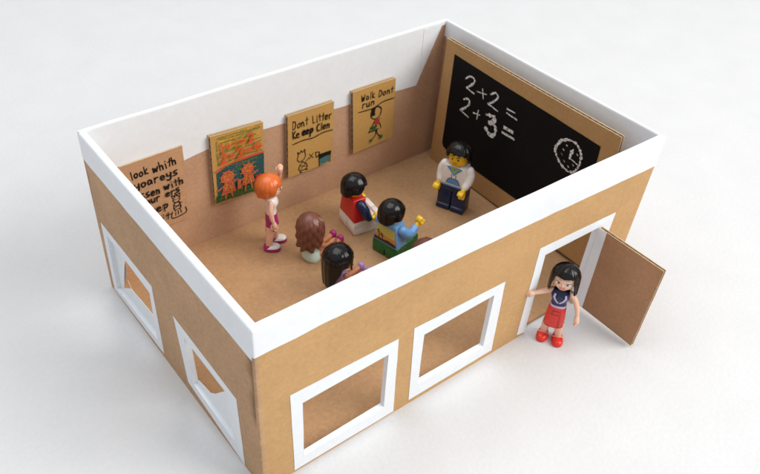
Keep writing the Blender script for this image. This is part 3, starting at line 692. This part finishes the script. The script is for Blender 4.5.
def block_figure(loc, deg, label, torso_m, hip_m, leg_m, arm_m, seated, arms, group=None, print_fn=None, face=True, head_turn=0, hair_style='short'):
    root = tag(empty("toy_figure", loc, math.radians(deg)), label, "toy figure", group)
    tb = .80 if seated else 1.52                       # bottom of the torso
    # hips and legs
    mb = MB()
    if seated:
        taper_box(mb, -.40, .38, -.79, .79, .42, -.38, .36, -.79, .79, tb); 
        tube(mb, [(0, -.76, .42), (0, .76, .42)], [.36, .36], 20, 0, 2, round_ends=False)
    else:
        box(mb, -.39, .39, -.79, .79, 1.22, tb); tube(mb, [(0, -.70, 1.2), (0, .70, 1.2)], [.30, .30], 20, 0, 2, round_ends=False)
    mb.build("hips", hip_m, root, bevel=.03)
    for s in (-1, 1):
        y0, y1 = sorted((s * .03, s * .785))
        if seated: prof = [(-.36, .02), (-.40, .10), (-.40, .62), (-.30, .76), (-.1, .80), (1.0, .80), (1.02, .90), (1.30, .90), (1.34, .84), (1.34, .06), (1.28, .0), (-.3, .0)]
        else: prof = [(-.38, 0), (.46, 0), (.50, .05), (.50, .28), (.40, .34), (.40, 1.15), (.28, 1.36), (.05, 1.44), (-.2, 1.40), (-.38, 1.15)]
        mb = MB(); n = len(prof)
        vs = [(x, y0, z) for x, z in prof] + [(x, y1, z) for x, z in prof]
        mb.add(vs, [tuple(range(n)), tuple(range(2 * n - 1, n - 1, -1))] + [(i, n + i, n + (i + 1) % n, (i + 1) % n) for i in range(n)])
        mb.build("leg", leg_m, root, bevel=.03)
    # torso
    mb = MB(); taper_box(mb, -.40, .40, -.79, .79, tb, -.36, .36, -.58, .58, tb + 1.30)
    to = mb.build("torso", torso_m, root, bevel=.06, seg=3)
    if print_fn: print_fn(to, tb)
    # arms
    for s, pts, hd, hs in arms:
        mb = MB(); tube(mb, [(p[0], p[1] * s, p[2] + tb) for p in pts], [.25, .27, .24, .20], 16)
        ar = mb.build("arm", arm_m, root, smooth=True)
        e = Vector((pts[-1][0], pts[-1][1] * s, pts[-1][2] + tb)); hdv = Vector((hd[0], hd[1] * s, hd[2])).normalized()
        mb = MB(); clip_hand(mb, e + hdv * .20, hdv, (hs[0], hs[1] * s, hs[2])); mb.build("hand", P_YEL, ar, bevel=.035, seg=2)
    # head
    hz = tb + 1.32
    mb = MB()
    loft(mb, [(0, 0, hz - .04, .30, .30), (0, 0, hz + .06, .30, .30), (0, 0, hz + .065, .40, .40), (0, 0, hz + .12, .47, .47), (0, 0, hz + .22, .505, .505), (0, 0, hz + .74, .505, .505), (0, 0, hz + .84, .47, .47), (0, 0, hz + .90, .38, .38)], 32)
    he = mb.build("head", P_YEL, root, smooth=True, auto=60)
    tr = math.radians(head_turn)
    if face:
        hf = lambda a, b, d: ((.505 + d) * math.cos(a / .505 + tr), (.505 + d) * math.sin(a / .505 + tr), hz + b)
        mb = MB()
        for s in (-1, 1): patch(mb, ell(.17 * s, .50, .05, .062), hf, .008)
        mb.build("eye", P_EYE, he)
        mb = MB()
        for s in (-1, 1): patch(mb, [(.07 * s, .575), (.16 * s, .63), (.29 * s, .64), (.30 * s, .68), (.15 * s, .675), (.06 * s, .62)], hf, .009)
        mb.build("eyebrow", P_EYE, he)
        mb = MB(); patch(mb, [(-.12, .30), (-.02, .275), (.12, .29), (.16, .33), (.12, .315), (0, .30), (-.11, .32)], hf, .008); mb.build("mouth", P_EYE, he)
        mb = MB(); patch(mb, [(-.14, .22), (0, .20), (.14, .22), (.1, .232), (0, .215), (-.1, .232)], hf, .008); mb.build("mouth", P_SHAD, he)
    c = (-.02 * math.cos(tr), 0, hz + .56)
    if hair_style == 'swept':
        def low(a):
            a = a - tr; f = adiff(a, 0)
            if f < .95: z = hz + .74 + .09 * math.sin(a * 2.2 + .8) + .03 * math.sin(14 * a)
            elif f < 1.5: z = hz + .66 - .40 * (f - .95) / .55
            else: z = hz + .26 - .16 * min(1, (f - 1.5) / 1.0)
            return z
        fl = lambda a, s: 1 + .10 * math.exp(-((adiff(a, tr + .9)) / .8) ** 2) * (1 - abs(s - .55)) + .03 * math.sin(3 * a + 5 * s)
        mb = hair(MB(), (c[0], c[1], c[2] + .04), .67, .68, .68, low, (.022, 15, .3), fl, twist=3.0)
    else:
        def low(a):
            a = a - tr; f = adiff(a, 0)
            if f < .8: z = hz + .70 + .03 * math.cos(9 * a)
            elif f < 1.15: z = hz + .70 - .34 * (f - .8) / .35
            elif f < 1.75: z = hz + .36
            else: z = hz + .36 - .26 * min(1, (f - 1.75) / .5)
            return z
        fl = lambda a, s: 1 + .02 * math.sin(2 * a + 4 * s)
        mb = hair(MB(), c, .68, .68, .64, low, (.010, 11, .2), fl, twist=2.4)
    mb.build("hair", P_BLACK, he, smooth=True, auto=70, solid=.07)
    return root
GRP_SIT = "toy children sitting on the classroom floor"
# teacher
def teacher_print(to, tb):
    def pf(a, b, d):
        x = .40 - .04 * b / 1.3 + d; return (x, a, tb + b)
    mb = MB(); patch(mb, [(-.44, 1.22), (0, .72), (.44, 1.22), (.30, 1.26), (-.30, 1.26)], pf, .010, 0)
    patch(mb, [(-.28, 1.22), (0, .84), (.28, 1.22), (.16, 1.245), (-.16, 1.245)], pf, .016, 1); patch(mb, [(-.15, 1.23), (0, 1.02), (.15, 1.23), (0, 1.16)], pf, .020, 0)
    mb.build("collar", [P_MBLUE, P_LIME], to)
    mb = MB()
    patch(mb, [(-.42, .20), (.42, .20), (.32, .46), (.20, .56), (-.20, .56), (-.32, .46)], pf, .010, 0)
    patch(mb, [(-.38, .225), (.38, .225), (.29, .44), (.18, .53), (-.18, .53), (-.29, .44)], pf, .014, 1)
    for s in (-1, 1): patch(mb, [(.10 * s, .54), (.13 * s, .54), (.14 * s, .80), (.11 * s, .80)], pf, .012, 0)
    mb.build("pocket", [P_EYE, P_MBLUE], to)
    mb = MB(); patch(mb, [(-.74, .03), (.74, .03), (.73, .12), (-.73, .12)], pf, .010); mb.build("waistband", P_MBLUE, to)
block_figure((17.50, 8.86, zf(8.86)), 204, "yellow-faced block toy figure in white hoodie and navy trousers standing by the blackboard", P_WHITE, P_NAVY, P_NAVY, P_WHITE, False,
    [(1, [(0, .70, 1.08), (.06, .78, .80), (.24, .78, .48), (.46, .72, .28)], (.8, 0, -.5), (0, 1, .1)),
     (-1, [(0, .70, 1.08), (.02, .80, .80), (.12, .82, .48), (.26, .80, .24)], (.55, .1, -.8), (0, 1, .1))], None, teacher_print, hair_style='swept')
# child in red
block_figure((11.95, 10.52, zf(10.5)), -7, "black-haired block toy figure in red vest with navy sleeves and white legs", P_RED, P_WHITE, P_WHITE, P_NAVY, True,
    [(1, [(0, .70, 1.06), (.18, .84, .80), (.38, .84, .45), (.5, .80, .22)], (1, 0, -.1), (0, 1, 0)),
     (-1, [(0, .70, 1.06), (.12, .88, .78), (.24, .96, .46), (.34, 1.00, .30)], (1, .1, -.15), (0, 1, 0))], GRP_SIT, head_turn=-22)
def sunset(to, tb):
    def pf(a, b, d): return (-.40 + .04 * b / 1.3 - d, a, tb + b)
    mb = MB(); patch(mb, [(-.62, .52), (.62, .52), (.55, 1.08), (-.55, 1.08)], pf, .009, 0); patch(mb, [(-.68, .28), (.68, .28), (.62, .54), (-.62, .54)], pf, .011, 1)
    patch(mb, [(-.70, .10), (.70, .10), (.68, .30), (.2, .26), (-.2, .34), (-.68, .28)], pf, .013, 2)
    for x, h in ((.38, .66), (.16, .52)):
        patch(mb, [(x - .025, .25), (x + .025, .25), (x + .05, h), (x, h)], pf, .016, 2)
        for k in range(6):
            a = k * 1.05; patch(mb, [(x + .02, h - .03), (x + .02 + .18 * math.cos(a), h + .12 * math.sin(a) - .02), (x + .02 + .10 * math.cos(a + .3), h + .10 * math.sin(a + .3) + .02)], pf, .018 + .001 * k, 2)
    mb.build("back_print", [P_SUN, P_SUNO, P_EYE], to)
block_figure((12.22, 7.80, zf(7.8)), 12, "seated black-haired toy figure in light blue shirt with palm sunset print and green legs", P_BLUE, P_GREEN, P_GREEN, P_BLUE, True,
    [(1, [(0, .70, 1.06), (.22, .82, .82), (.5, .80, .60), (.7, .74, .55)], (1, -.1, .1), (0, 1, 0)),
     (-1, [(0, .70, 1.06), (.22, .86, .80), (.52, .90, .72), (.78, .90, .86)], (.8, .05, .6), (0, 1, 0))], GRP_SIT, sunset, head_turn=-26)

# slim toy dolls
def doll_hand(mb, base, d, side, mi=0):
    """small moulded hand: palm, four bent fingers of unequal length, thumb out from the side"""
    d = Vector(d).normalized(); s = (Vector(side) - d * Vector(side).dot(d)).normalized(); u = d.cross(s); b = Vector(base)
    tube(mb, [b - d * .05, b + d * .08, b + d * .22], [.085, .12, .13], 10, mi, 4, flat=1.0)
    for k, (o, ln) in enumerate(((-.09, .20), (-.03, .25), (.03, .24), (.09, .18))):
        q = b + d * .20 + s * o; tube(mb, [q, q + d * ln * .55, q + d * ln * .9 + u * ln * .35], [.045, .043, .034], 8, mi, 3)
    q = b + d * .08 - s * .10; tube(mb, [q, q + d * .10 - s * .08, q + d * .20 - s * .07 + u * .05], [.05, .048, .036], 8, mi, 3)
def doll_head(root, hz, skin, turn=0, tilt=0, face=True):
    """egg-shaped head on a neck; hz = chin height"""
    mb = MB()
    secs = [(.06, 0, .00, .12, .12), (.06, 0, .03, .24, .23), (.05, 0, .12, .36, .36), (.03, 0, .28, .46, .46), (0, 0, .48, .52, .51), (-.03, 0, .68, .53, .51), (-.05, 0, .86, .46, .45), (-.06, 0, .98, .32, .31), (-.06, 0, 1.03, .12, .12)]
    loft(mb, [(x, y, z + hz, a, b) for x, y, z, a, b in secs], 28)
    # nose
    loft(mb, [(.47, 0, hz + .33, .05, .05), (.52, 0, hz + .37, .06, .06), (.535, 0, hz + .41, .045, .05), (.53, 0, hz + .50, .03, .03)], 10)
    rot = Matrix.Translation((0, 0, hz)) @ Matrix.Rotation(math.radians(turn), 4, 'Z') @ Matrix.Rotation(math.radians(tilt), 4, 'Y') @ Matrix.Translation((0, 0, -hz))
    def tf(m): m.v = [tuple(rot @ Vector(p)) for p in m.v]; return m
    he = tf(mb).build("head", skin, root, smooth=True, auto=70)
    if face:
        def hf(a, b, d):
            z = b
            for (s0, s1) in zip(secs, secs[1:]):
                if s0[2] <= z <= s1[2]:
                    t = (z - s0[2]) / (s1[2] - s0[2]); x0 = s0[0] + (s1[0] - s0[0]) * t; rx = s0[3] + (s1[3] - s0[3]) * t; ry = s0[4] + (s1[4] - s0[4]) * t
            q = math.asin(max(-.98, min(.98, a / ry))); return (x0 + (rx + d) * math.cos(q), (ry + d) * math.sin(q), hz + z)
        for s in (-1, 1):
            mb = MB(); patch(mb, [(.085 * s, .455), (.13 * s, .415), (.22 * s, .405), (.30 * s, .44), (.325 * s, .50), (.27 * s, .535), (.18 * s, .54), (.11 * s, .51)], hf, .010, 0); patch(mb, ell(.195 * s, .472, .062, .064), hf, .014, 1); patch(mb, ell(.195 * s, .472, .034, .036), hf, .018, 2)
            patch(mb, [(.09 * s, .49), (.115 * s, .525), (.18 * s, .555), (.27 * s, .55), (.36 * s, .525), (.325 * s, .50), (.27 * s, .535), (.18 * s, .54), (.115 * s, .512)], hf, .020, 2)
            tf(mb).build("eye", [P_EYEW, P_IRIS, P_EYE], he)
            mb = MB(); patch(mb, [(.10 * s, .63), (.2 * s, .66), (.33 * s, .625), (.2 * s, .675), (.1 * s, .645)], hf, .010); tf(mb).build("eyebrow", P_EYE, he)
        mb = MB(); patch(mb, [(-.15, .25), (-.05, .285), (0, .27), (.05, .285), (.15, .25), (.08, .17), (0, .145), (-.08, .17)], hf, .010); tf(mb).build("mouth", P_LIP, he)
    return he, tf
def doll_torso(root, z0, mat, neck_m, sleeveless=True, h=1.02):
    mb = MB()
    loft(mb, [(0, 0, z0, .27, .36, 2.4), (0, 0, z0 + .22, .25, .32, 2.4), (.02, 0, z0 + .45, .29, .37, 2.4), (.05, 0, z0 + .62, .33, .42, 2.4), (.01, 0, z0 + .80, .28, .42, 2.5), (-.02, 0, z0 + .90, .20, .36, 2.3), (-.03, 0, z0 + .95, .14, .2)], 26)
    to = mb.build("torso", mat, root, smooth=True, auto=70)
    mb = MB(); loft(mb, [(-.03, 0, z0 + .86, .17, .26), (-.03, 0, z0 + .955, .15, .20), (-.02, 0, z0 + 1.0, .13, .13), (0, 0, z0 + 1.12, .12, .12), (.02, 0, z0 + 1.25, .12, .12)], 18)
    mb.build("neck", neck_m, root, smooth=True, auto=70)
    return to
def doll_arm(root, pts, skin, hd, hs):
    mb = MB(); tube(mb, pts, [.135, .13, .115, .085], 14); e = Vector(pts[-1]); doll_hand(mb, e, hd, hs)
    return mb.build("arm", skin, root, smooth=True, auto=0)
def shoe(root, x, y, z, main, trim, rot=0, pitch=0, k=1.0):
    """pitch tips the toe upwards for a seated figure"""
    mb = MB()
    loft(mb, [(.10, 0, 0, .40, .25, 2.6), (.10, 0, .06, .43, .275, 2.5), (.10, 0, .16, .42, .27, 2.4), (.12, 0, .24, .37, .24), (.14, 0, .29, .26, .18)], 24, 0)
    loft(mb, [(-.12, 0, .2, .22, .22), (-.12, 0, .30, .20, .20), (-.11, 0, .34, .17, .17)], 20, 0)
    loft(mb, [(.06, 0, .255, .075, .245), (.065, 0, .295, .06, .19)], 16, 1)
    m = Matrix.Translation((x, y, z)) @ Matrix.Rotation(math.radians(rot), 4, 'Z') @ Matrix.Rotation(math.radians(-pitch), 4, 'Y') @ Matrix.Scale(k, 4)
    mb.v = [tuple(m @ Vector(p)) for p in mb.v]
    return mb.build("shoe", [main, trim], root, smooth=True, auto=45)

# --- the doll at the door
rd = tag(empty("toy_figure", (14.92, -.86, 0), math.radians(214)), "black-haired toy doll in navy top and red skirt standing outside the open door", "toy figure")
for s, fx, rz in ((1, .05, 8), (-1, -.02, -6)):
    mb = MB(); tube(mb, [(fx - .06, .33 * s, .26), (fx - .04, .31 * s, .60), (fx, .26 * s, 1.15)], [.16, .19, .22], 16, k=5, round_ends=False)
    lg = mb.build("leg", P_SKIN, rd, smooth=True); shoe(lg, fx, .34 * s, 0, P_SCAR, P_PINK, rz)
mb = MB(); loft(mb, [(0, 0, .97, .36, .44, 2.6), (0, 0, 1.0, .39, .47, 2.6), (0, 0, 1.5, .36, .445, 2.5), (0, 0, 1.95, .31, .40, 2.4), (0, 0, 2.16, .28, .36, 2.4), (0, 0, 2.18, .24, .32, 2.4)], 30)
sk = mb.build("skirt", P_SCAR, rd, smooth=True, auto=60)
mb = MB(); sf = lambda a, b, d: (.345 - .09 * (b - 1.5) + d - .25 * a * a, a, b)
for pl in ([(-.17, 1.92), (.15, 1.92), (.15, 1.97), (-.17, 1.97)], [(-.17, 1.72), (.15, 1.72), (.15, 1.77), (-.17, 1.77)], [(-.20, 1.72), (-.15, 1.72), (-.15, 1.97), (-.20, 1.97)]): patch(mb, pl, sf, .02)
patch(mb, [(.20, 1.06), (.225, 1.06), (.205, 2.05), (.185, 2.05)], sf, .03)
mb.build("skirt_print", P_DRED, sk)
to = doll_torso(rd, 2.14, P_NAVY, P_SKIN)
tf2 = lambda a, b, d: ((.30 + .10 * min(max(b - .25, 0), .38) + d) - .55 * a * a - .35 * max(0, b - .66), a, 2.14 + b)
mb = MB()
for s in (-1, 1): patch(mb, [(0, .40), (.05 * s, .36), (.20 * s, .50), (.31 * s, .68), (.27 * s, .86), (.19 * s, .86), (.21 * s, .70), (.12 * s, .54)], tf2, .075 + .002 * s)
mb.build("collar", P_LILAC, to)
mb = MB(); loft(mb, [(0, 0, 2.135, .29, .37, 2.4), (0, 0, 2.15, .295, .375, 2.4), (0, 0, 2.235, .28, .36, 2.4), (0, 0, 2.24, .26, .34, 2.4)], 28); mb.build("belt", P_LILAC, to, smooth=True)
doll_arm(rd, [(-.02, -.40, 2.92), (.12, -.64, 2.88), (.34, -.92, 2.90), (.52, -1.12, 2.92)], P_SKIN, (.55, -.75, .1), (0, 0, 1))
doll_arm(rd, [(-.02, .40, 2.92), (.0, .64, 2.64), (.12, .84, 2.25), (.26, .92, 1.92)], P_SKIN, (.45, .1, -.85), (1, .2, .3))
he, tfm = doll_head(rd, 3.22, P_SKIN, turn=-4, tilt=-5)
def low(a):
    f = adiff(a, 0)
    if f < .80: return 3.22 + .76 - .015 * math.cos(8 * a)
    if f < 1.05: return 3.22 + .66 - .62 * (f - .8) / .25
    return 3.22 - .16 + .06 * min(1, (f - 1.05) / 1.5) + .015 * math.sin(20 * a)
fl = lambda a, s: 1 + .10 * s * (1 if adiff(a, 0) > .8 else .2) * (1 - .25 * max(0, s - .7) / .3)
mb = hair(MB(), (-.05, 0, 3.22 + .60), .62, .62, .58, low, (.010, 23, .3), fl, twist=.4); tfm(mb)
mb.build("hair", P_BLACK, he, smooth=True, auto=70, solid=.08)

# --- ginger doll
gd = tag(empty("toy_figure", (7.64, 11.52, zf(11.5)), math.radians(-28)), "orange-haired toy doll in white top and magenta shorts standing with one hand raised", "toy figure")
for s, fx, rz in ((1, .22, 4), (-1, -.14, -4)):
    mb = MB(); tube(mb, [(fx - .06, .30 * s, .26), (fx * .8 - .02, .29 * s, .85), (fx * .5, .24 * s, 1.45)], [.16, .20, .25], 16, k=5, round_ends=False)
    lg = mb.build("leg", P_SKIN, gd, smooth=True)
    sh = shoe(lg, fx, .31 * s, 0, P_MAG, P_WHITE, rz)
    mb = MB(); loft(mb, [(.10, 0, .20, .405, .262, 2.4), (.12, 0, .27, .36, .235), (.12, 0, .31, .27, .19), (.10, 0, .325, .1, .1)], 22)
    m = Matrix.Translation((fx, .31 * s, 0)) @ Matrix.Rotation(math.radians(rz), 4, 'Z'); mb.v = [tuple(m @ Vector(p)) for p in mb.v]
    mb.build("shoe_upper", P_WHITE, lg, smooth=True, auto=50)
mb = MB()
loft(mb, [(0, 0, 1.62, .30, .42, 2.4), (0, 0, 1.8, .31, .43, 2.4), (0, 0, 2.02, .29, .40, 2.4), (0, 0, 2.22, .27, .35, 2.4)], 28)
for s in (-1, 1): loft(mb, [(.02 + .06 * s, .235 * s, 1.26, .29, .235, 2.4), (.02 + .03 * s, .22 * s, 1.5, .30, .23, 2.4), (0, .2 * s, 1.75, .29, .22, 2.4)], 22)
mb.build("shorts", P_MAG, gd, smooth=True, auto=60)
doll_torso(gd, 2.2, P_WHITE, P_SKIN)
doll_arm(gd, [(-.02, -.42, 2.98), (-.04, -.56, 2.62), (.0, -.60, 2.2), (.08, -.60, 1.90)], P_SKIN, (.25, 0, -.95), (1, 0, .2))
doll_arm(gd, [(-.02, .42, 3.0), (.22, .64, 3.2), (.46, .66, 3.7), (.52, .50, 4.12)], P_SKIN, (.1, -.1, 1), (1, 0, 0))
he, tfm = doll_head(gd, 3.16, P_SKIN, turn=2)
def low(a):
    f = adiff(a, 0)
    if f < .7: return 3.16 + .76 - .10 * math.sin(a * 1.5)
    if f < 1.3: return 3.16 + .76 - .42 * (f - .7) / .6
    return 3.16 + .34 - .14 * min(1, (f - 1.3) / .9) + .02 * math.sin(16 * a)
fl = lambda a, s: 1 + .06 * math.sin(s * 3.1) + .02 * math.sin(2 * a + 1) + .04 * (s > .8) * math.sin(9 * a)
mb = hair(MB(), (-.06, 0, 3.16 + .60), .63, .62, .60, low, (.016, 17, .1), fl, twist=1.8); tfm(mb)
mb.build("hair", P_ORANGE, he, smooth=True, auto=70, solid=.08)

# --- seated dolls
def seated_doll(loc, deg, label, skin, top_m, bottom_m, shoe_m, hair_m, style, arms, turn=0):
    root = tag(empty("toy_figure", loc, math.radians(deg)), label, "toy figure", GRP_SIT)
    mb = MB(); loft(mb, [(-.05, 0, .0, .36, .46, 2.5), (-.04, 0, .1, .42, .50, 2.5), (-.02, 0, .32, .38, .47, 2.4), (0, 0, .52, .29, .37, 2.4), (0, 0, .56, .24, .32, 2.4)], 28)
    mb.build("hips", bottom_m, root, smooth=True, auto=60)
    for s in (-1, 1):
        mb = MB(); tube(mb, [(.12, .23 * s, .25), (.70, .26 * s, .26), (1.25, .28 * s, .24), (1.62, .29 * s, .26)], [.235, .21, .18, .15], 16, k=5)
        lg = mb.build("leg", skin, root, smooth=True)
        shoe(lg, 1.80, .26 * s, .12, shoe_m, shoe_m, 0, pitch=80, k=.78)
    doll_torso(root, .50, top_m, skin)
    for a in arms: doll_arm(root, a[0], skin, a[1], (0, 0, 1))
    hz = 1.52
    he, tfm = doll_head(root, hz, skin, turn=turn)
    if style == 'wavy':
        def low(a):
            f = adiff(a, 0)
            if f < .75: return hz + .74
            if f < 1.1: return hz + .74 - 1.0 * (f - .75) / .35
            return hz - .26 - .34 * min(1, (f - 1.1) / 1.0) + .05 * math.sin(9 * a)
        def fl(a, s):
            k = 1 if adiff(a, 0) > .75 else .3
            return 1 + k * (.16 * math.sin(s * 2.6) + .075 * s * math.sin(8 * a + 26 * s) + .05 * s * math.sin(13 * a - 21 * s))
        mb = hair(MB(), (-.10, 0, hz + .60), .60, .60, .66, low, (.018, 19, .1), fl, twist=3.0, ns=44, naz=128)
    else:
        def low(a):
            f = adiff(a, 0)
            if f < .5: return hz + .72
            if f < .8: return hz + .72 - .60 * math.sin((f - .5) / .3 * math.pi)
            if f < 1.5: return hz + .60 - .24 * (f - .8) / .7
            return hz + .36 - 1.2 * min(1, (f - 1.5) / .8) ** .8 + .03 * math.sin(13 * a)
        def fl(a, s):
            k = 1 if adiff(a, 0) > .75 else .3
            return 1 + k * (.05 * math.sin(s * 3.0) - .06 * max(0, s - .6)) + .03 * k * s * math.sin(5 * a)
        mb = hair(MB(), (-.08, 0, hz + .60), .74, .74, .70, low, (.016, 16, .1), fl, twist=1.0, ns=36)
    tfm(mb); mb.build("hair", hair_m, he, smooth=True, auto=70, solid=.08)
    return root
arms_fwd = [([(-.02, .42, 1.28), (.2, .55, 1.02), (.55, .52, .82), (.85, .45, .75)], (1, -.1, -.1)), ([(-.02, -.42, 1.28), (.2, -.55, 1.0), (.55, -.52, .78), (.85, -.42, .70)], (1, .1, -.1))]
seated_doll((8.80, 9.70, zf(9.7)), 10, "seated toy doll with long wavy reddish-brown hair and mint top, fully in view", P_TAN, P_MINT, P_MINT, P_MAG, P_BROWN, 'wavy', arms_fwd)
seated_doll((8.54, 7.0, zf(7.0)), 9, "seated toy doll with long straight black hair and lavender top beside the front rim", P_TAN, P_LAV, P_LAV, P_LAV, P_BLACK, 'straight', arms_fwd, turn=-34)
seated_doll((12.3, 5.1, zf(5.1)), 5, "reddish-brown haired toy doll hidden behind the rim except the top of its hair", P_TAN, P_WHITE, P_MINT, P_MAG, P_BROWN, 'wavy', arms_fwd)
